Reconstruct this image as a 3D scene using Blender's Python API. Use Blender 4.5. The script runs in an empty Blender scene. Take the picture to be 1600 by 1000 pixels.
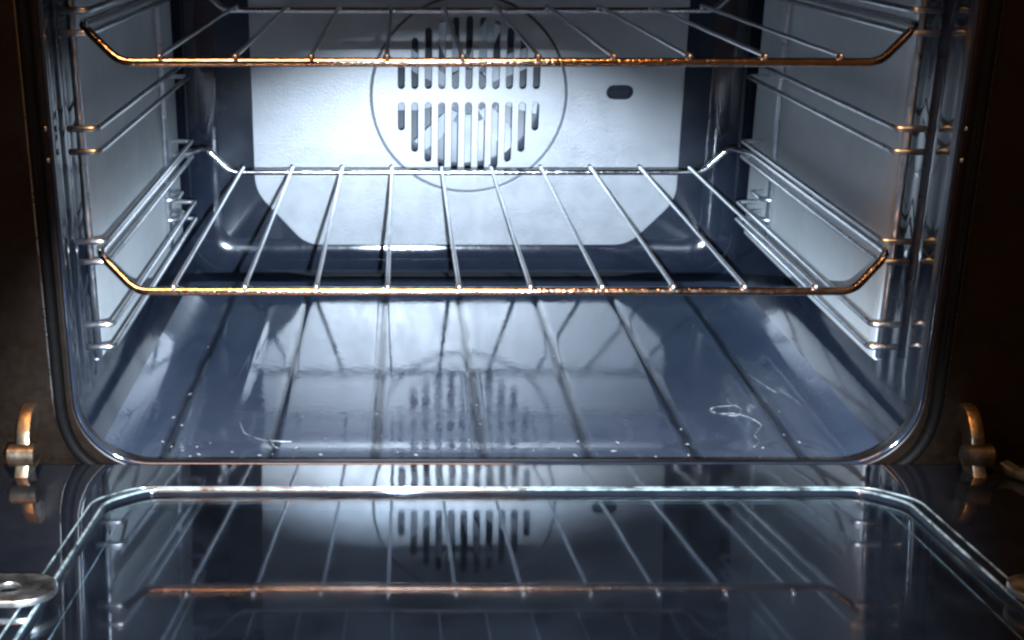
import bpy, bmesh, math, random
from mathutils import Vector, Matrix
random.seed(7)
S = bpy.context.scene
COL = S.collection

# ------------------------------------------------------------------ camera
cam_d = bpy.data.cameras.new("camera"); cam = bpy.data.objects.new("camera", cam_d); COL.objects.link(cam)
cam.location = (-.052, -.625, .3155)
cam.rotation_euler = (math.radians(90 - 18.7), 0, 0)
cam_d.sensor_width = 36; cam_d.sensor_fit = 'HORIZONTAL'
cam_d.lens = 1951 / 1600 * 36
cam_d.shift_x = (800 - 628) / 1600
cam_d.clip_start = .01; cam_d.clip_end = 50
S.camera = cam
# ------------------------------------------------------------------ world: a dim, warm lit room behind the camera
W = bpy.data.worlds.new("World"); S.world = W; W.use_nodes = True
W.node_tree.nodes["Background"].inputs[0].default_value = (.55, .27, .10, 1)
W.node_tree.nodes["Background"].inputs[1].default_value = .09
# ------------------------------------------------------------------ lamps
fd = bpy.data.lights.new("phone_torch", 'SPOT'); fl = bpy.data.objects.new("phone_torch", fd); COL.objects.link(fl)
fl.location = (-.040, -.622, .291)
fd.energy = 176; fd.color = (.67, .82, 1.0); fd.shadow_soft_size = .0018
fd.spot_size = math.radians(49); fd.spot_blend = .40
_t = Vector((.020, .8818, -.482))
fl.rotation_euler = _t.to_track_quat('-Z', 'Y').to_euler()
wd = bpy.data.lights.new("room_lamp", 'AREA'); wl = bpy.data.objects.new("room_lamp", wd); COL.objects.link(wl)
wd.shape = 'RECTANGLE'; wd.size = .8; wd.size_y = .25; wd.energy = 26; wd.color = (1, .50, .20)
wl.location = (-.22, -.62, 1.45)
wl.rotation_euler = (Vector((0, 0, .10)) - Vector(wl.location)).to_track_quat('-Z', 'Y').to_euler()
# ------------------------------------------------------------------ exposure / render
S.view_settings.view_transform = 'Standard'; S.view_settings.look = 'None'
S.view_settings.exposure = 0; S.view_settings.gamma = 1
S.render.engine = 'CYCLES'
S.cycles.use_denoising = True
S.cycles.pixel_filter_type = 'GAUSSIAN'; S.cycles.filter_width = 2.8   # the phone picture is soft
S.cycles.max_bounces = 10; S.cycles.glossy_bounces = 8; S.cycles.transmission_bounces = 8
S.cycles.caustics_reflective = True; S.cycles.blur_glossy = .3
S.cycles.sample_clamp_indirect = 6

# ------------------------------------------------------------------ materials
def nodes(name):
    m = bpy.data.materials.new(name); m.use_nodes = True
    nt = m.node_tree; return m, nt, nt.nodes["Principled BSDF"]
def N(nt, t, **k):
    n = nt.nodes.new(t)
    for a, v in k.items(): setattr(n, a, v)
    return n
def noise(nt, scale, detail=3, rough=.5, vec=None):
    n = N(nt, 'ShaderNodeTexNoise'); n.inputs['Scale'].default_value = scale
    n.inputs['Detail'].default_value = detail; n.inputs['Roughness'].default_value = rough
    if vec is None:
        tc = N(nt, 'ShaderNodeTexCoord'); vec = tc.outputs['Object']
    nt.links.new(vec, n.inputs['Vector']); return n
def ramp(nt, src, a, b, ca, cb):
    r = N(nt, 'ShaderNodeValToRGB'); r.color_ramp.elements[0].position = a; r.color_ramp.elements[1].position = b
    r.color_ramp.elements[0].color = ca; r.color_ramp.elements[1].color = cb
    nt.links.new(src, r.inputs[0]); return r.outputs[0]
def g(v): return (v, v, v, 1)
def mk(name, col, rough, metal=0, ior=1.5, col2=None, cscale=30, rvar=.0, rscale=20, bumps=(), spec=None, coat=0, speck=0):
    m, nt, b = nodes(name)
    b.inputs['Metallic'].default_value = metal; b.inputs['IOR'].default_value = ior
    b.inputs['Base Color'].default_value = (*col, 1); b.inputs['Roughness'].default_value = rough
    if coat:
        b.inputs['Coat Weight'].default_value = coat; b.inputs['Coat Roughness'].default_value = .04; b.inputs['Coat IOR'].default_value = 2.3 if metal else 1.7
    if col2:
        n = noise(nt, cscale, 5, .65)
        c = ramp(nt, n.outputs['Fac'], .35, .65, (*col, 1), (*col2, 1))
        if speck:
            v = noise(nt, speck, 1, .5); s_ = ramp(nt, v.outputs['Fac'], .70, .76, g(0), g(1))
            mx = N(nt, 'ShaderNodeMix', data_type='RGBA'); nt.links.new(s_, mx.inputs['Factor'])
            nt.links.new(c, mx.inputs['A']); mx.inputs['B'].default_value = (.25, .28, .3, 1); c = mx.outputs['Result']
        nt.links.new(c, b.inputs['Base Color'])
    if rvar:
        n = noise(nt, rscale, 6, .7)
        r = ramp(nt, n.outputs['Fac'], .35, .7, g(max(.01, rough - rvar)), g(rough + rvar))
        nt.links.new(r, b.inputs['Roughness'])
    if 'liner' in name:
        n = noise(nt, 7, 9, .8); f = ramp(nt, n.outputs['Fac'], .50, .74, g(0), g(.55))
        old = b.inputs['Base Color'].links[0].from_socket
        mx = N(nt, 'ShaderNodeMix', data_type='RGBA'); nt.links.new(f, mx.inputs['Factor']); nt.links.new(old, mx.inputs['A'])
        mx.inputs['B'].default_value = (col[0] * .62, col[1] * .58, col[2] * .50, 1); nt.links.new(mx.outputs['Result'], b.inputs['Base Color'])
    prev = None
    for sc_, st, dist in bumps:
        n = noise(nt, sc_, 3, .5); bp = N(nt, 'ShaderNodeBump'); bp.inputs['Strength'].default_value = st
        bp.inputs['Distance'].default_value = dist
        nt.links.new(n.outputs['Fac'], bp.inputs['Height'])
        if prev: nt.links.new(prev, bp.inputs['Normal'])
        prev = bp.outputs['Normal']
    if prev: nt.links.new(prev, b.inputs['Normal'])
    return m
M = {}
M['enamel'] = mk('blue black enamel', (.007, .010, .018), .08, ior=1.75, col2=(.011, .015, .024), cscale=60,
                 rvar=.04, rscale=14, bumps=((9, .015, .01), (140, .05, .001)))
M['floor_enamel'] = mk('glossy floor enamel', (.020, .029, .047), .085, ior=1.50, col2=(.031, .042, .062), cscale=9,
                 rvar=.05, rscale=22, bumps=((7, .012, .01), (190, .06, .001)))
M['wall_enamel'] = mk('cavity wall enamel', (.006, .008, .014), .11, ior=1.6, col2=(.010, .013, .020), cscale=20, rvar=.05, rscale=16, bumps=((150, .06, .001),))
M['rear_enamel'] = mk('duller rear enamel', (.006, .008, .013), .24, ior=1.25, col2=(.011, .014, .020), cscale=25, rvar=.08, rscale=16, bumps=((150, .06, .001),))
M['gap_shade'] = mk('painted gap shade', (.035, .042, .055), .5, col2=(.05, .058, .07), cscale=40)  # dark grey stands in for the shade in the groove round the fan cover
M['face'] = mk('front face enamel', (.0024, .0011, .0004), .36, ior=1.30, col2=(.0056, .0028, .0012), cscale=260, rvar=.08, rscale=9, bumps=((160, .06, .0006),))
M['liner'] = mk('grey catalytic liner', (.086, .093, .100), .37, ior=2.25, col2=(.110, .117, .125), cscale=5, rvar=.05, rscale=40, bumps=((900, .25, .0006), (6, .05, .006)))
M['liner_side'] = mk('grey side liner', (.36, .38, .38), .50, col2=(.46, .48, .48), cscale=4, rvar=.08, rscale=40, bumps=((900, .25, .0006), (7, .06, .006)))
M['chrome'] = mk('chromed wire', (.86, .88, .92), .14, metal=1, rvar=.05, rscale=160, bumps=((420, .40, .0008),), col2=(.62, .62, .63), cscale=60, coat=1)
M['chrome_cross'] = mk('chromed cross wire', (.94, .96, .99), .38, metal=1, rvar=.1, rscale=200, bumps=((500, .5, .0008),), col2=(.80, .82, .86), cscale=120, coat=1)
M['runner'] = mk('runner wire', (.92, .94, .97), .34, metal=1, rvar=.08, rscale=160, bumps=((420, .12, .0007),), col2=(.62, .64, .67), cscale=70, coat=1)
M['alu'] = mk('fan aluminium', (.75, .78, .82), .45, metal=.4, rvar=.1, rscale=60, col2=(.6, .63, .67), cscale=40)
M['dark_metal'] = mk('fan chamber metal', (.03, .035, .045), .4, metal=0, col2=(.05, .055, .07), cscale=30)
M['gasket'] = mk('black gasket', (.0012, .0010, .0009), .6, ior=1.3, col2=(.0022, .0018, .0015), cscale=50, bumps=((300, .3, .001),))
M['brass'] = mk('yellow zinc steel', (.20, .13, .06), .40, metal=1, rvar=.12, rscale=60, col2=(.16, .13, .10), cscale=50, bumps=((200, .3, .001),))
M['steel'] = mk('bare steel', (.68, .68, .67), .30, metal=1, rvar=.1, rscale=80, col2=(.50, .49, .47), cscale=60, bumps=((250, .3, .0008),))
M['tab'] = mk('dull steel tab', (.44, .44, .42), .38, metal=1, rvar=.14, rscale=50, col2=(.22, .215, .20), cscale=60, bumps=((250, .3, .0008),))
M['door_frit'] = mk('black printed glass', (.003, .004, .006), .06, ior=1.9, col2=(.006, .007, .010), cscale=30, rvar=.04, rscale=12, bumps=((12, .04, .006),))
M['edge'] = mk('ground glass edge', (.012, .016, .016), .16, metal=0, ior=1.7, col2=(.17, .21, .205), cscale=70, bumps=((300, .2, .0006),), coat=1)
M['grease'] = mk('dried grease', (.26, .28, .30), .30, ior=1.5, col2=(.10, .10, .11), cscale=200, coat=.4)
def glass():
    m, nt, b = nodes('door glass'); b.inputs['Specular IOR Level'].default_value = .6; b.inputs['Base Color'].default_value = (.55, .70, .88, 1)
    b.inputs['Transmission Weight'].default_value = 1; b.inputs['IOR'].default_value = 1.85
    n = noise(nt, 13, 6, .7); r = ramp(nt, n.outputs['Fac'], .4, .75, g(.015), g(.07)); nt.links.new(r, b.inputs['Roughness'])
    n2 = noise(nt, 9, 2); bp = N(nt, 'ShaderNodeBump'); bp.inputs['Strength'].default_value = .012; bp.inputs['Distance'].default_value = .006
    nt.links.new(n2.outputs['Fac'], bp.inputs['Height']); nt.links.new(bp.outputs['Normal'], b.inputs['Normal'])
    out = nt.nodes['Material Output']; df = N(nt, 'ShaderNodeBsdfDiffuse'); df.inputs[0].default_value = (.42, .52, .70, 1)
    n3 = noise(nt, 17, 8, .75); f = ramp(nt, n3.outputs['Fac'], .35, .75, g(.001), g(.008))
    mx = N(nt, 'ShaderNodeMixShader'); nt.links.new(f, mx.inputs[0]); nt.links.new(b.outputs[0], mx.inputs[1]); nt.links.new(df.outputs[0], mx.inputs[2])
    nt.links.new(mx.outputs[0], out.inputs[0])
    return m
M['glass'] = glass()

M['gasket'].node_tree.nodes['Principled BSDF'].inputs['Specular IOR Level'].default_value = .12
def warm_reflection_tint(m):   # warm room light reflected in the front bars, painted into the chrome
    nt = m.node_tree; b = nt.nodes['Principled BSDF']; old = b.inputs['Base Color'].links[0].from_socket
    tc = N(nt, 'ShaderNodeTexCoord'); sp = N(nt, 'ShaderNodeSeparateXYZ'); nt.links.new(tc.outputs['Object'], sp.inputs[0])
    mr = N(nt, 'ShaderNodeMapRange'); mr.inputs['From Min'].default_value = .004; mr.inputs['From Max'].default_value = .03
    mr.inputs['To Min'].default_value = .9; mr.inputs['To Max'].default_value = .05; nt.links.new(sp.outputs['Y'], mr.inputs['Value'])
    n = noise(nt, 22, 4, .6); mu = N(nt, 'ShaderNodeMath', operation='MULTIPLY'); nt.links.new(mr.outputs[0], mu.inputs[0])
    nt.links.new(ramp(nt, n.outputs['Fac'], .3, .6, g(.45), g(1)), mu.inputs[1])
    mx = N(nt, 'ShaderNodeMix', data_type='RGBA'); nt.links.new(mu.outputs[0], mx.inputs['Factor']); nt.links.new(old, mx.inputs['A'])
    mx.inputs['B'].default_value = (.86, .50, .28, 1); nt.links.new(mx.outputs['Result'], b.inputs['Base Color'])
warm_reflection_tint(M['chrome'])
def groove_tone(m):   # darker, less shiny lines along the pressed grooves of the floor
    nt = m.node_tree; b = nt.nodes['Principled BSDF']; old = b.inputs['Base Color'].links[0].from_socket
    tc = N(nt, 'ShaderNodeTexCoord'); sp = N(nt, 'ShaderNodeSeparateXYZ'); nt.links.new(tc.outputs['Object'], sp.inputs[0])
    n0 = noise(nt, 30, 3, .6)
    def mth(op, a, b_=None):
        q = N(nt, 'ShaderNodeMath', operation=op)
        for i, v in enumerate((a, b_)):
            if v is None: continue
            if isinstance(v, (int, float)): q.inputs[i].default_value = v
            else: nt.links.new(v, q.inputs[i])
        return q.outputs[0]
    x = mth('ADD', sp.outputs['X'], mth('MULTIPLY', mth('SUBTRACT', n0.outputs['Fac'], .5), .006))
    w = mth('PINGPONG', mth('ADD', x, .194), .0317)
    mr = N(nt, 'ShaderNodeMapRange'); mr.interpolation_type = 'SMOOTHSTEP'
    mr.inputs['From Min'].default_value = .0008; mr.inputs['From Max'].default_value = .0052
    mr.inputs['To Min'].default_value = .75; mr.inputs['To Max'].default_value = 0; nt.links.new(w, mr.inputs['Value'])
    mx = N(nt, 'ShaderNodeMix', data_type='RGBA'); nt.links.new(mr.outputs[0], mx.inputs['Factor']); nt.links.new(old, mx.inputs['A'])
    mx.inputs['B'].default_value = (.004, .005, .007, 1); nt.links.new(mx.outputs['Result'], b.inputs['Base Color'])
    b.inputs['Specular Tint'].default_value = (1, 1, 1, 1)
    sl_ = N(nt, 'ShaderNodeMapRange'); sl_.inputs['To Min'].default_value = .5; sl_.inputs['To Max'].default_value = .10
    nt.links.new(mr.outputs[0], sl_.inputs['Value']); nt.links.new(sl_.outputs[0], b.inputs['Specular IOR Level'])
groove_tone(M['floor_enamel'])
# ------------------------------------------------------------------ mesh helpers
def link(name, me, mat, parent=None, smooth=True):
    o = bpy.data.objects.new(name, me); COL.objects.link(o)
    if mat and not me.materials: me.materials.append(mat)
    if smooth:
        me.polygons.foreach_set('use_smooth', [True] * len(me.polygons)); me.update()
    if parent: o.parent = parent
    return o
def mesh(name, v, f):
    me = bpy.data.meshes.new(name); me.from_pydata([tuple(p) for p in v], [], f); me.update(); return me
def thing(name, label, cat, loc=(0, 0, 0), group=None):
    o = bpy.data.objects.new(name, None); COL.objects.link(o); o.location = loc
    o.empty_display_size = .02; o['label'] = label; o['category'] = cat
    if group: o['group'] = group
    return o
def fillet(pts, rad, n=5, closed=False):
    P = [Vector(p) for p in pts]; out = []
    L = len(P)
    for i, p in enumerate(P):
        if not closed and i in (0, L - 1): out.append(p); continue
        a = P[i - 1]; b = P[(i + 1) % L]
        r = min(rad, (a - p).length * .48, (b - p).length * .48)
        s = p + (a - p).normalized() * r; e = p + (b - p).normalized() * r
        for k in range(n + 1):
            t = k / n; out.append((1 - t) ** 2 * s + 2 * t * (1 - t) * p + t * t * e)
    return out
def tube(path, r, seg=10, closed=False, caps=True, wob=0):
    P = [Vector(p) for p in path]; n = len(P); V = []; F = []
    T = []
    for i in range(n):
        a = P[i - 1] if (closed or i) else P[i]; b = P[(i + 1) % n] if (closed or i < n - 1) else P[i]
        T.append((b - a).normalized())
    u = T[0].orthogonal().normalized()
    for i in range(n):
        u = (u - T[i] * u.dot(T[i])).normalized(); w = T[i].cross(u)
        rr = r * (1 + random.uniform(-wob, wob)) if wob else r
        for k in range(seg):
            a = 2 * math.pi * k / seg; V.append(P[i] + (u * math.cos(a) + w * math.sin(a)) * rr)
    m = n if closed else n - 1
    for i in range(m):
        j = (i + 1) % n
        sh = 0
        if closed and j == 0:   # find the twist that closes best
            best = min(range(seg), key=lambda s: sum((V[i * seg + k] - P[i] - (V[(k + s) % seg] - P[0])).length for k in range(seg))); sh = best
        for k in range(seg):
            k2 = (k + 1) % seg
            F.append((i * seg + k, i * seg + k2, j * seg + (k2 + sh) % seg, j * seg + (k + sh) % seg))
    if not closed and caps:
        for s, i, d in ((0, 0, -1), (1, n - 1, 1)):
            c = len(V); V.append(P[i] + T[i] * r * .55 * d)
            for k in range(seg):
                q = (i * seg + k, i * seg + (k + 1) % seg, c); F.append(q if s else q[::-1])
    return V, F
def joinvf(*parts):
    V = []; F = []
    for v, f in parts:
        o = len(V); V += list(v); F += [tuple(i + o for i in q) for q in f]
    return V, F
def rr(x0, x1, z0, z1, r, n=8, sx=0, sz=0):
    """closed rounded rectangle outline, counter-clockwise; sx, sz = extra points on straight sides"""
    pts = []
    cs = [(x1 - r, z0 + r, -90), (x1 - r, z1 - r, 0), (x0 + r, z1 - r, 90), (x0 + r, z0 + r, 180)]
    for ci, (cx, cz, a0) in enumerate(cs):
        for k in range(n + 1):
            a = math.radians(a0 + 90 * k / n); pts.append((cx + r * math.cos(a), cz + r * math.sin(a)))
        nx = cs[(ci + 1) % 4]; a = math.radians(nx[2])
        e = (nx[0] + r * math.cos(a), nx[1] + r * math.sin(a)); s = pts[-1]
        m = sz if ci in (0, 2) else sx
        for k in range(1, m):
            t = k / m; pts.append((s[0] + (e[0] - s[0]) * t, s[1] + (e[1] - s[1]) * t))
    return pts
def plate(name, outlines, half, bevel=0, res=2):
    """flat plate with holes: outlines in (x, z); front face towards -y at y=-half"""
    cu = bpy.data.curves.new(name, 'CURVE'); cu.dimensions = '2D'; cu.fill_mode = 'BOTH'
    cu.extrude = max(half - bevel, 0); cu.bevel_depth = bevel; cu.bevel_resolution = res
    for o in outlines:
        sp = cu.splines.new('POLY'); sp.points.add(len(o) - 1); sp.use_cyclic_u = True
        for p, q in zip(sp.points, o): p.co = (q[0], q[1], 0, 1)
    ob = bpy.data.objects.new(name, cu); COL.objects.link(ob)
    dg = bpy.context.evaluated_depsgraph_get()
    me = bpy.data.meshes.new_from_object(ob.evaluated_get(dg)); bpy.data.objects.remove(ob); bpy.data.curves.remove(cu)
    me.transform(Matrix.Rotation(math.radians(90), 4, 'X')); me.name = name; me.materials.clear()
    return me
def circle(cx, cz, r, n=64): return [(cx + r * math.cos(2 * math.pi * k / n), cz + r * math.sin(2 * math.pi * k / n)) for k in range(n)]
def slot(cx, z0, z1, w, n=6):
    h = w / 2; z0 = min(z0 + h, (z0 + z1) / 2); z1 = max(z1 - h, z0 + 1e-5); p = []
    for k in range(n + 1):
        a = math.pi * k / n; p.append((cx + h * math.cos(a), z1 + h * math.sin(a)))
    for k in range(n + 1):
        a = math.pi + math.pi * k / n; p.append((cx + h * math.cos(a), z0 + h * math.sin(a)))
    return p
def box(x0, x1, y0, y1, z0, z1):
    V = [(x, y, z) for x in (x0, x1) for y in (y0, y1) for z in (z0, z1)]
    F = [(0, 1, 3, 2), (4, 6, 7, 5), (0, 4, 5, 1), (2, 3, 7, 6), (0, 2, 6, 4), (1, 5, 7, 3)]
    return V, F
def bevelled(me, w=.0006, seg=2):
    bm = bmesh.new(); bm.from_mesh(me); bmesh.ops.bevel(bm, geom=bm.edges[:], offset=w, segments=seg, affect='EDGES', profile=.5)
    bm.to_mesh(me); bm.free(); return me
def flatshade(o, ang=35):
    me = o.data; me.polygons.foreach_set('use_smooth', [True] * len(me.polygons))
    me.set_sharp_from_angle(angle=math.radians(ang)); return o

# ================================================================== THE OVEN
OVEN = thing('built_in_oven', 'open built-in oven with blue-black enamel cavity, grey liners and drop-down glass door', 'oven', (0, 0, 0))
HW, ZT, RB = .240, .350, .040
# ---- cavity shell: pressed enamel box open at the front
def wave(x, y): return .00006 * math.sin(31 * x + 11 * y) * math.sin(23 * y - 9 * x + 1.3)
def smooth(e0, e1, v):
    t = max(0, min(1, (v - e0) / (e1 - e0))); return t * t * (3 - 2 * t)
GROOVES = [-.194 + .0634 * i for i in range(7)]
sl = [(.0135, .0), (.02, 0)]
y = .03
while y < .412: sl.append((y, 0)); y += .0055
R = .030
for k in range(1, 9):
    a = math.pi / 2 * k / 8; sl.append((.412 + R * math.sin(a) * .98, R * (1 - math.cos(a))))
V = []; F = []; n = None
for yy, d in sl:
    pr = rr(-HW + d, HW - d, 0 + d, ZT - d, max(.012, RB - d * .8), 8, 330, 20)
    n = len(pr)
    for (x, z) in pr:
        if z < .03 and d == 0:   # floor: shallow pressed panel and slight unevenness
            k = smooth(.205, .192, abs(x)) * smooth(.062, .078, yy) * smooth(.400, .385, yy)
            z -= .0009 * k - wave(x, yy) * smooth(.03, .0, z)
            z -= .0006 * sum(math.exp(-((x - c_) / .0028) ** 2) for c_ in GROOVES) * smooth(.022, .034, yy) * smooth(.385, .370, yy)
            rib = math.exp(-((abs(x - .012) - .172) / .0035) ** 2) * smooth(.12, .16, yy) * smooth(.37, .33, yy)
            z += .0008 * rib
        if abs(x) > HW - .003 and d == 0 and z > .045:
            b = sum(math.exp(-((yy - c) / .0035) ** 2) for c in (.047, .066, .085))
            x -= math.copysign(.0018 * min(1, b), x)
        V.append((x, yy, z))
for i in range(len(sl) - 1):
    for k in range(n):
        k2 = (k + 1) % n; F.append((i * n + k, (i + 1) * n + k, (i + 1) * n + k2, i * n + k2))
isf = lambda q: all(V[i][2] < .034 and abs(V[i][0]) < .2305 for i in q) and max(V[i][1] for i in q) < .4125
def sub(fs):
    ids = sorted({i for q in fs for i in q}); mp = {k: j for j, k in enumerate(ids)}
    return [V[i] for i in ids], [tuple(mp[i] for i in q) for q in fs]
o = link('cavity_floor', mesh('cavity_floor', *sub([q for q in F if isf(q)])), M['floor_enamel'], OVEN)
o['label'] = 'glossy blue-grey enamel floor of the cavity'
o = link('cavity_wall', mesh('cavity_wall', *sub([q for q in F if not isf(q)])), M['wall_enamel'], OVEN)
o['label'] = 'blue-black enamel walls and ceiling of the cavity'
# rear wall with the round fan opening (butts onto the shell's rear roll)
FX, FZ = .0045, .1565
me = plate('rear_wall', [rr(-.2105, .2105, .0295, .3205, .016), circle(FX, FZ, .074)], .001)
o = link('rear_wall', me, M['rear_enamel'], OVEN); o.location = (0, .4425, 0); flatshade(o)
# fan chamber behind it
prof = [(.074, .4436), (.0765, .452), (.0765, .498), (.070, .502), (0.0001, .502)]
V = []; F = []; sg = 48
for r, yy in prof:
    for k in range(sg): a = 2 * math.pi * k / sg; V.append((FX + r * math.cos(a), yy, FZ + r * math.sin(a)))
for i in range(len(prof) - 1):
    for k in range(sg): F.append((i * sg + k, i * sg + (k + 1) % sg, (i + 1) * sg + (k + 1) % sg, (i + 1) * sg + k))
o = link('fan_chamber', mesh('fan_chamber', V, F), M['dark_metal'], OVEN)
# rear liner: grey panel, round hole for the fan cover, slotted sensor hole
def liner_outline():
    L, R_, B, T = -.179, .186, .026, .345
    q = [Vector((R_, 0, T)), Vector((L, 0, T)), Vector((L, 0, .074)), Vector((-.136, 0, B)), Vector((.147, 0, B)), Vector((R_, 0, .066))]
    return [(p.x, p.z) for p in fillet(q, .013, 6, True)]
hole = [(x, z) for x, z in slot(0, -.0118, .0118, .0125)]
hole = [(.1325 + z, .1593 - x) for x, z in hole]
me = plate('rear_liner', [liner_outline(), circle(FX, FZ, .0840), hole], .0009, .0004)
o = link('rear_liner', me, M['liner'], OVEN); o.location = (0, .4385, 0); flatshade(o)
o['label'] = 'pale grey rear liner with round fan opening and oblong hole at right'
RL = o
# sensor tube end visible in the oblong hole
# fan cover disc with two fields of upright slots
holes = []
for i in range(11):
    dx = (i - 5) * .0114; h = math.sqrt(.0665 ** 2 - dx ** 2)
    if abs(i - 5) == 5: h = .030
    holes.append(slot(FX + dx, FZ + .0052, FZ + h, .0064)); holes.append(slot(FX + dx, FZ - h, FZ - .0052, .0064))
me = plate('fan_cover', [circle(FX, FZ, .0812)] + holes, .0010, .0005)
o = link('fan_cover', me, M['liner'], OVEN); o.location = (0, .4375, 0); flatshade(o)
o['label'] = 'round grey fan cover with two rows of upright slots'
FC = o
me = plate('cover_gap_shade', [circle(FX, FZ, .0865), circle(FX, FZ, .0780)], .0004)  # ring added behind the gap, shade painted into its colour
o = link('cover_gap_shade', me, M['gap_shade'], OVEN); o.location = (0, .4402, 0); flatshade(o)
for a in (35, 145, 215, 325):
    ar = math.radians(a); cx, cz = FX + .0745 * math.cos(ar), FZ + .0745 * math.sin(ar)
# fan wheel
fan = bpy.data.objects.new('fan', None); COL.objects.link(fan); fan.parent = OVEN; fan.location = (FX, .462, FZ)
fan['label'] = 'bright aluminium fan wheel behind the slotted cover'
me = plate('fan_hub', [circle(0, 0, .019, 32)], .003, .001)
link('hub', me, M['dark_metal'], fan); 
me = plate('fan_disc', [circle(0, 0, .030, 40)], .0008)
o = link('back_disc', me, M['dark_metal'], fan, False); o.location = (0, .012, 0)
bl_v = []
tw = math.radians(38)
for r0, wd_ in ((.016, .010), (.030, .016), (.046, .020), (.062, .018)):
    for s in (-1, 1):
        off = s * wd_ / 2
        bl_v.append((r0, off * math.sin(tw) - .0006, off * math.cos(tw) + .004 * math.sin(r0 * 40)))
        bl_v.append((r0, off * math.sin(tw) + .0006, off * math.cos(tw) + .004 * math.sin(r0 * 40)))
bf = []
for i in range(3):
    b = i * 4; bf += [(b, b + 4, b + 6, b + 2), (b + 1, b + 3, b + 7, b + 5), (b, b + 1, b + 5, b + 4), (b + 2, b + 6, b + 7, b + 3)]
bf += [(0, 2, 3, 1), (12, 13, 15, 14)]
blade = mesh('fan_blade', bl_v, bf)
for k in range(9):
    o = link('blade', blade, M['alu'], fan, False); o.rotation_euler = (0, math.radians(40 * k + 13), 0)
# side liners: grey panels with a folded front edge
for s, nm in ((-1, 'left'), (1, 'right')):
    w = .0016; xf = s * .2365; z0, z1, y0, y1 = .046, .336, .098, .396
    path = [(xf, y) for y in (0,)]
    V = []; F = []
    # profile in the (x,y) plane: folded return at front, flat panel, small return at rear
    pr = [(s * .2392, y0 - .004), (s * .2372, y0 - .0035), (xf, y0), (xf, y0 + .004)] + [(xf - s * .0006 * math.sin(math.pi * t / 12), y0 + .004 + (y1 - y0 - .008) * t / 12) for t in range(1, 12)] + [(xf, y1 - .004), (xf, y1), (s * .2372, y1 + .003), (s * .2392, y1 + .0035)]
    zz = [z0, z0 + .0015, z0 + .02] + [z0 + .02 + (z1 - z0 - .04) * t / 8 for t in range(1, 9)] + [z1]
    for j, z in enumerate(zz):
        for x, y_ in pr: V.append((x + (s * .0018 if j == 0 else 0), y_, z))
    m = len(pr)
    for j in range(len(zz) - 1):
        for i in range(m - 1):
            q = (j * m + i, j * m + i + 1, (j + 1) * m + i + 1, (j + 1) * m + i); F.append(q if s > 0 else q[::-1])
    o = link('side_liner', mesh('side_liner', V, F), M['liner_side'], OVEN); flatshade(o, 40)
    o['label'] = 'grey side liner panel on the %s wall of the cavity' % nm
# front face plate with rounded opening
me = plate('front_face', [rr(-.345, .345, -.16, .42, .004), rr(-.2312, .2312, .0165, .347, .042, 12)], .006, .0015, 3)
o = link('front_face', me, M['face'], OVEN); o.location = (0, .0062, 0); flatshade(o)
o['label'] = 'dark brown-black enamel front face around the cavity opening'
# rolled lip round the opening + throat to the cavity
ring = [(x, .0030, z) for x, z in rr(-.2300, .2300, .0185, .3460, .0405, 12)]
o = link('opening_lip', mesh('opening_lip', *tube(ring, .0016, 8, True)), M['enamel'], OVEN)
V = []; F = []
for yy, hw, zb, r in ((.0036, .2304, .0178, .041), (.0110, .2325, .0160, .041), (.0128, .2360, .010, .04), (.0135, .240, 0, .04)):
    pr = rr(-hw, hw, zb, .3465 + (.0035 if yy > .0130 else 0), r, 12); n = len(pr); V += [(x, yy, z) for x, z in pr]
for i in range(3):
    for k in range(n): F.append((i * n + k, (i + 1) * n + k, (i + 1) * n + (k + 1) % n, i * n + (k + 1) % n))
link('throat', mesh('throat', V, F), M['enamel'], OVEN)
# gasket
ring = fillet([(x, -.0022, z) for x, z in ((-.2362, .0120), (.2362, .0120), (.2362, .352), (-.2362, .352))], .046, 10, True)
o = link('door_gasket', mesh('door_gasket', *tube(ring, .0034, 10, True)), M['gasket'], OVEN)
ring = fillet([(x, .0008, z) for x, z in ((-.2405, .009), (.2405, .009), (.2405, .357), (-.2405, .357))], .050, 10, True)
o = link('trim_ring', mesh('trim_ring', *tube(ring, .0010, 8, True)), M['steel'], OVEN)
# gasket clips seen as small bright beads on the sides
for s in (-1, 1):
    for z in (.206, .190):
        o = link('gasket_clip', mesh('gasket_clip', *tube([(s * .2300, -.0035, z - .0008), (s * .2300, -.0035, z + .0008)], .0008, 6)), M['steel'], OVEN)

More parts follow.
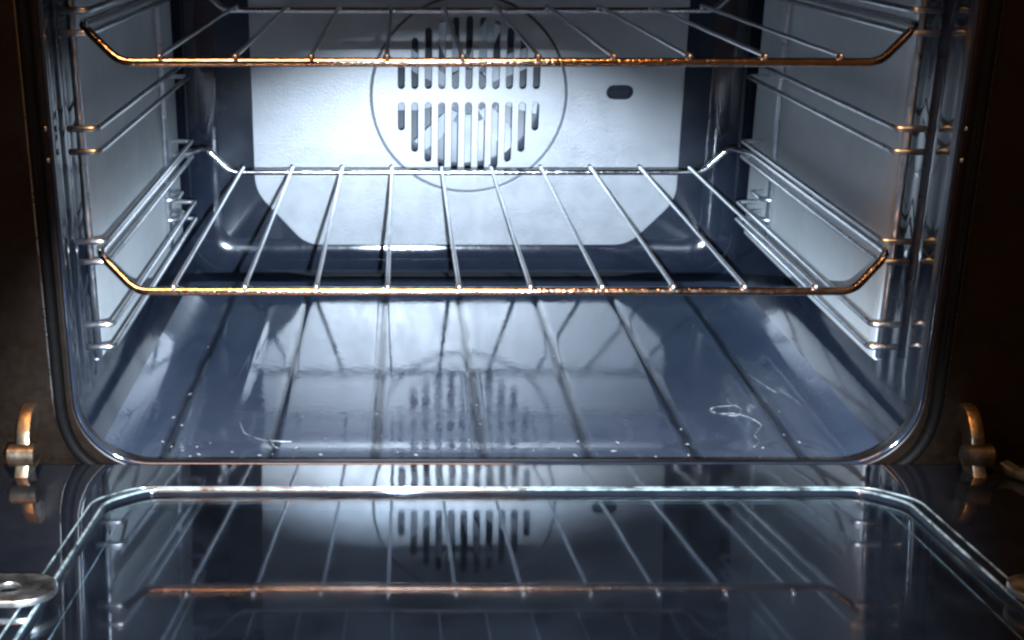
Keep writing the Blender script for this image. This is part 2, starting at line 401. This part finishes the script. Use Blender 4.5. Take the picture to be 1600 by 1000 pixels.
# ---- hinges
def extrude_yz(pts, x0, x1):
    n = len(pts); V = [(x0, y, z) for y, z in pts] + [(x1, y, z) for y, z in pts]
    F = [tuple(range(n))[::-1], tuple(range(n, 2 * n))] + [(k, (k + 1) % n, n + (k + 1) % n, n + k) for k in range(n)]
    me = mesh('plate', V, F)
    bm = bmesh.new(); bm.from_mesh(me); bmesh.ops.recalc_face_normals(bm, faces=bm.faces[:]); bm.to_mesh(me); bm.free(); return me
for s, nm in ((-1, 'left'), (1, 'right')):
    h = bpy.data.objects.new('hinge', None); COL.objects.link(h); h.parent = OVEN; h.location = (s * .2525, 0, 0)
    h['label'] = 'yellowed steel hinge at the %s of the door' % nm
    arm = [(p.y, p.z) for p in fillet([Vector((0, y_, z_)) for y_, z_ in ((.004, .056), (-.009, .058), (-.020, .047), (-.026, .030), (-.036, .018), (-.046, .020), (-.040, .006), (-.022, .008), (-.014, .026), (-.008, .044), (.004, .046))], .006, 3, True)]
    o = link('hinge_arm', bevelled(extrude_yz(arm, -.0036, .0036), .0010), M['brass'], h); flatshade(o)
    arm2 = [(-.026, .033), (-.034, .0315), (-.040, .0335), (-.050, .0325), (-.056, .0345), (-.066, .0325), (-.064, .0300), (-.050, .0288), (-.030, .0268)]
    o = link('hinge_lever', bevelled(extrude_yz(arm2, -.0040, .0030), .0007), M['tab'], h); flatshade(o); o.location = (s * .002, 0, 0); o.rotation_euler = (0, 0, s * .5)
    for yy, zz, r in ((-.022, .036, .0062),):
        o = link('pivot_pin', mesh('pivot_pin', *tube([(-.0068, yy, zz), (-.0060, yy, zz), (.0060, yy, zz), (.0068, yy, zz)], r, 12)), M['brass'], h); flatshade(o)

# ================================================================== door (dropped open, not quite level)
door = bpy.data.objects.new('door', None); COL.objects.link(door); door.parent = OVEN
door.location = (0, -.005, .0235); door.rotation_euler = (-math.atan(.11), 0, 0)
door['label'] = 'dropped-open oven door with reflecting inner glass'
def dl(me, name, mat, z=0, sm=True):   # plates made in (x,z) laid into the door plane (local x, -v, up)
    me.transform(Matrix.Rotation(math.radians(-90), 4, 'X') @ Matrix.Scale(1, 4)); 
    return link(name, me, mat, door, sm)
def outline(hw, v0, v1, ch):
    q = [Vector((-hw, 0, v0 + ch)), Vector((-hw + ch, 0, v0)), Vector((hw - ch, 0, v0)), Vector((hw, 0, v0 + ch)), Vector((hw, 0, v1)), Vector((-hw, 0, v1))]
    return [(p.x, -p.z) for p in fillet(q, .006, 5, True)]
def dplate(name, outs, half, zc, mat, bev=0):
    me = plate(name, outs, half, bev)       # lies in x-z, thickness along y
    me.transform(Matrix.Rotation(math.radians(-90), 4, 'X'))   # z(outline) -> y, so outline second coordinate = local y
    o = link(name, me, mat, door); o.location = (0, 0, zc); flatshade(o); return o
# inner panel with the big window
dplate('inner_panel', [rr(-.300, .300, -.47, -.0035, .006), outline(.1995, .0440, .43, .017)], .003, -.0030, M['door_frit'], .0008)
# glass retainer rims (two raised glass edges that run round the window)
def rim(name, hw, v0, ch, r, z, mat):
    pts = [(-hw, -.44, z), (-hw, -(v0 + ch), z), (-hw + ch, -v0, z), (hw - ch, -v0, z), (hw, -(v0 + ch), z), (hw, -.44, z)]
    o = link(name, mesh(name, *tube(fillet(pts, .008, 6), r, 8)), mat, door); return o
rim('glass_rim', .2065, .0395, .018, .0005, .0002, M['edge'])
rim('glass_rim', .2000, .0430, .018, .0008, .0003, M['edge'])
rim('glass_rim', .1890, .0465, .016, .0005, -.0042, M['edge'])
dplate('glass_pane', [outline(.1985, .0447, .429, .0165)], .0018, -.0042, M['glass'], .0005)
dplate('outer_panel', [rr(-.300, .300, -.47, -.0035, .006)], .004, -.0330, M['gasket'], .0008)
for s in (-1, 1):   # side walls of the door frame
    o = link('door_side', bevelled(mesh('door_side', *box(s * .294 - .0055, s * .294 + .0055, -.468, -.005, -.029, -.0062)), .0008), M['face'], door, False)
# rounded steel retaining tabs with a hole
for s, nm in ((-1, 'left'), (1, 'right')):
    tip, r, vc = (.1945 if s < 0 else .1985), .0130, .171
    o_ = []
    for k in range(13):
        a = math.radians(90 - 180 * k / 12); o_.append((-(tip + r) + r * math.cos(a) * 1.0, -vc + r * math.sin(a)))
    o_ += [(-.262, -vc - r), (-.262, -vc + r)]
    o_ = [(p[0] * -s, p[1]) for p in o_]
    hl = [((tip + r + .006) * s + .0055 * math.cos(t / 20 * 2 * math.pi), -vc + .0055 * math.sin(t / 20 * 2 * math.pi)) for t in range(20)]
    o = dplate('glass_clip', [o_, hl], .0016, .0036, M['tab'], .0007)
    o['label'] = 'rounded steel tab with a hole at the %s of the door glass' % nm
    o = link('clip_screw', mesh('clip_screw', *tube([((tip + r + .030) * s, -vc, .0045), ((tip + r + .030) * s, -vc, .0075)], .005, 12)), M['steel'], door)

# ================================================================== runner ladders at both sides
PAIRS = ((.2587, .2468), (.1954, .1827), (.1317, .1198), (.0822, .0685))
for s, nm in ((-1, 'left'), (1, 'right')):
    t = thing('shelf_runner', 'chromed wire shelf runner ladder on the %s wall of the oven cavity' % nm, 'shelf runner', (s * .2315, .07, .055))
    ox, oy, oz = t.location
    def W_(pts): return [(x - ox, y_ - oy, z - oz) for x, y_, z in pts]
    for yy in (.0725, .318):
        up = W_([(s * .2322, yy, .056), (s * .2322, yy, .2), (s * .2322, yy, .338)])
        link('upright', mesh('upright', *tube(up, .0021, 10)), M['runner'], t)
    for pr in PAIRS:
        for z in pr:
            p = fillet([(s * .2350, .0560, z), (s * .2190, .0560, z), (s * .2190, .200, z), (s * .2190, .362, z), (s * .2350, .362, z)], .004, 4)
            link('rail', mesh('rail', *tube(W_(p), .0018, 10)), M['runner'], t)
    for z in (.094, .078):
        p = fillet([(s * .2330, .3165, z), (s * .2260, .322, z), (s * .2260, .345, z), (s * .2350, .348, z)], .003, 3)
        link('hook', mesh('hook', *tube(W_(p), .0018, 8)), M['runner'], t)

# ================================================================== wire racks
def rack(name_label, zb):
    t = thing('wire_rack', name_label, 'oven rack', (0, .046, zb), 'wire racks slid into the oven')
    up = .0185; sh = .2235
    P = [(-sh, .012, up), (-.2015, 0, 0), (-.1, 0, 0), (0, 0, 0), (.1, 0, 0), (.2015, 0, 0), (sh, .012, up), (sh, .15, up), (sh, .300, up),
         (.210, .322, up + .0015), (.190, .3215, 0.0), (.1, .3215, 0), (0, .3215, 0), (-.1, .3215, 0), (-.190, .3215, 0.0), (-.210, .322, up + .0015), (-sh, .300, up), (-sh, .15, up)]
    f = fillet(P, .007, 6, True)
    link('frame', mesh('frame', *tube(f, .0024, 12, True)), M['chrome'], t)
    zc = .0024 + .0011
    pts = [Vector((0, -.0030, zc - .0003)), Vector((0, 0, zc))] + [Vector((0, .3215 * k / 14, zc + (0.00012 * math.sin(k * 2.1)))) for k in range(1, 14)] + [Vector((0, .3215, zc)), Vector((0, .3240, zc - .0003))]
    wire = mesh('wire', *tube(pts, .00135, 8, wob=.07))
    for i in range(10):
        o = link('wire', wire, M['chrome_cross'], t); o.location = (-.18 + .04 * i, 0, 0)
    # weld beads where each wire meets the front bar
    v = []; fcs = []
    b = bmesh.new(); bmesh.ops.create_uvsphere(b, u_segments=10, v_segments=6, radius=.0022)
    for vv in b.verts: vv.co.z *= .6
    bead = bpy.data.meshes.new('weld_bead'); b.to_mesh(bead); b.free()
    for i in range(10):
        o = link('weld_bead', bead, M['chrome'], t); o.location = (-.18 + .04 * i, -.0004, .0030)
    return t
rack('upper chromed wire rack level with the fan slots', .2327)
rack('lower chromed wire rack in the middle of the oven above the empty floor', .1055)

# ================================================================== grease spatters and thin pale streaks on the floor
V = []; F = []
def dome(x, y_, z, r, h, e=1, a=0):
    o = len(V); V.append((x, y_, z + h)); n_ = 7
    for k in range(n_):
        t = 2 * math.pi * k / n_; q = r * random.uniform(.7, 1.25)
        dx, dy = q * e * math.cos(t), q * math.sin(t)
        V.append((x + dx * math.cos(a) - dy * math.sin(a), y_ + dx * math.sin(a) + dy * math.cos(a), z - .0002))
    for k in range(n_): F.append((o, o + 1 + k, o + 1 + (k + 1) % n_))
for i in range(130):
    x = random.uniform(-.20, .20); y_ = abs(random.gauss(0, .09)) + .03
    if y_ > .37: continue
    z = -.0016 if (abs(x) < .19 and y_ > .08) else 0
    dome(x, y_, z + .0003, random.uniform(.0003, .0010), random.uniform(.0003, .0006), random.uniform(1, 2.6), random.uniform(0, 3.1))
def thin_streak(pts, r):  # thin, uneven pale curl laid on the floor
    p = fillet([Vector((a, b, -.0004)) for a, b in pts], .004, 3)
    v, f = tube(p, r, 6, wob=.6); v = [(a.x + random.uniform(-.0004, .0004), a.y + random.uniform(-.0004, .0004), a.z) for a in v]
    k = len(V); V.extend(v); F.extend(tuple(i + k for i in q) for q in f)
thin_streak([(.168, .134), (.152, .131), (.147, .124), (.155, .119), (.163, .121), (.172, .112), (.176, .100), (.171, .094)], .00019)
thin_streak([(.166, .150), (.163, .138), (.170, .128), (.165, .116), (.158, .117)], .00018)
thin_streak([(.176, .098), (.166, .086), (.168, .076), (.160, .066)], .0002)
thin_streak([(.190, .190), (.196, .168), (.203, .148)], .00018)
thin_streak([(-.155, .105), (-.150, .088), (-.138, .078), (-.120, .076)], .00018)
thin_streak([(-.135, .080), (-.128, .066), (-.108, .060), (-.092, .068)], .0003)
thin_streak([(.05, .385), (.075, .382), (.098, .386)], .0003)
o = link('spatter_and_streaks', mesh('spatter_and_streaks', V, F), M['grease'], None)
o['kind'] = 'stuff'; o['label'] = 'fine pale dried grease spatter and thin streaks on the oven floor'; o['category'] = 'grease'
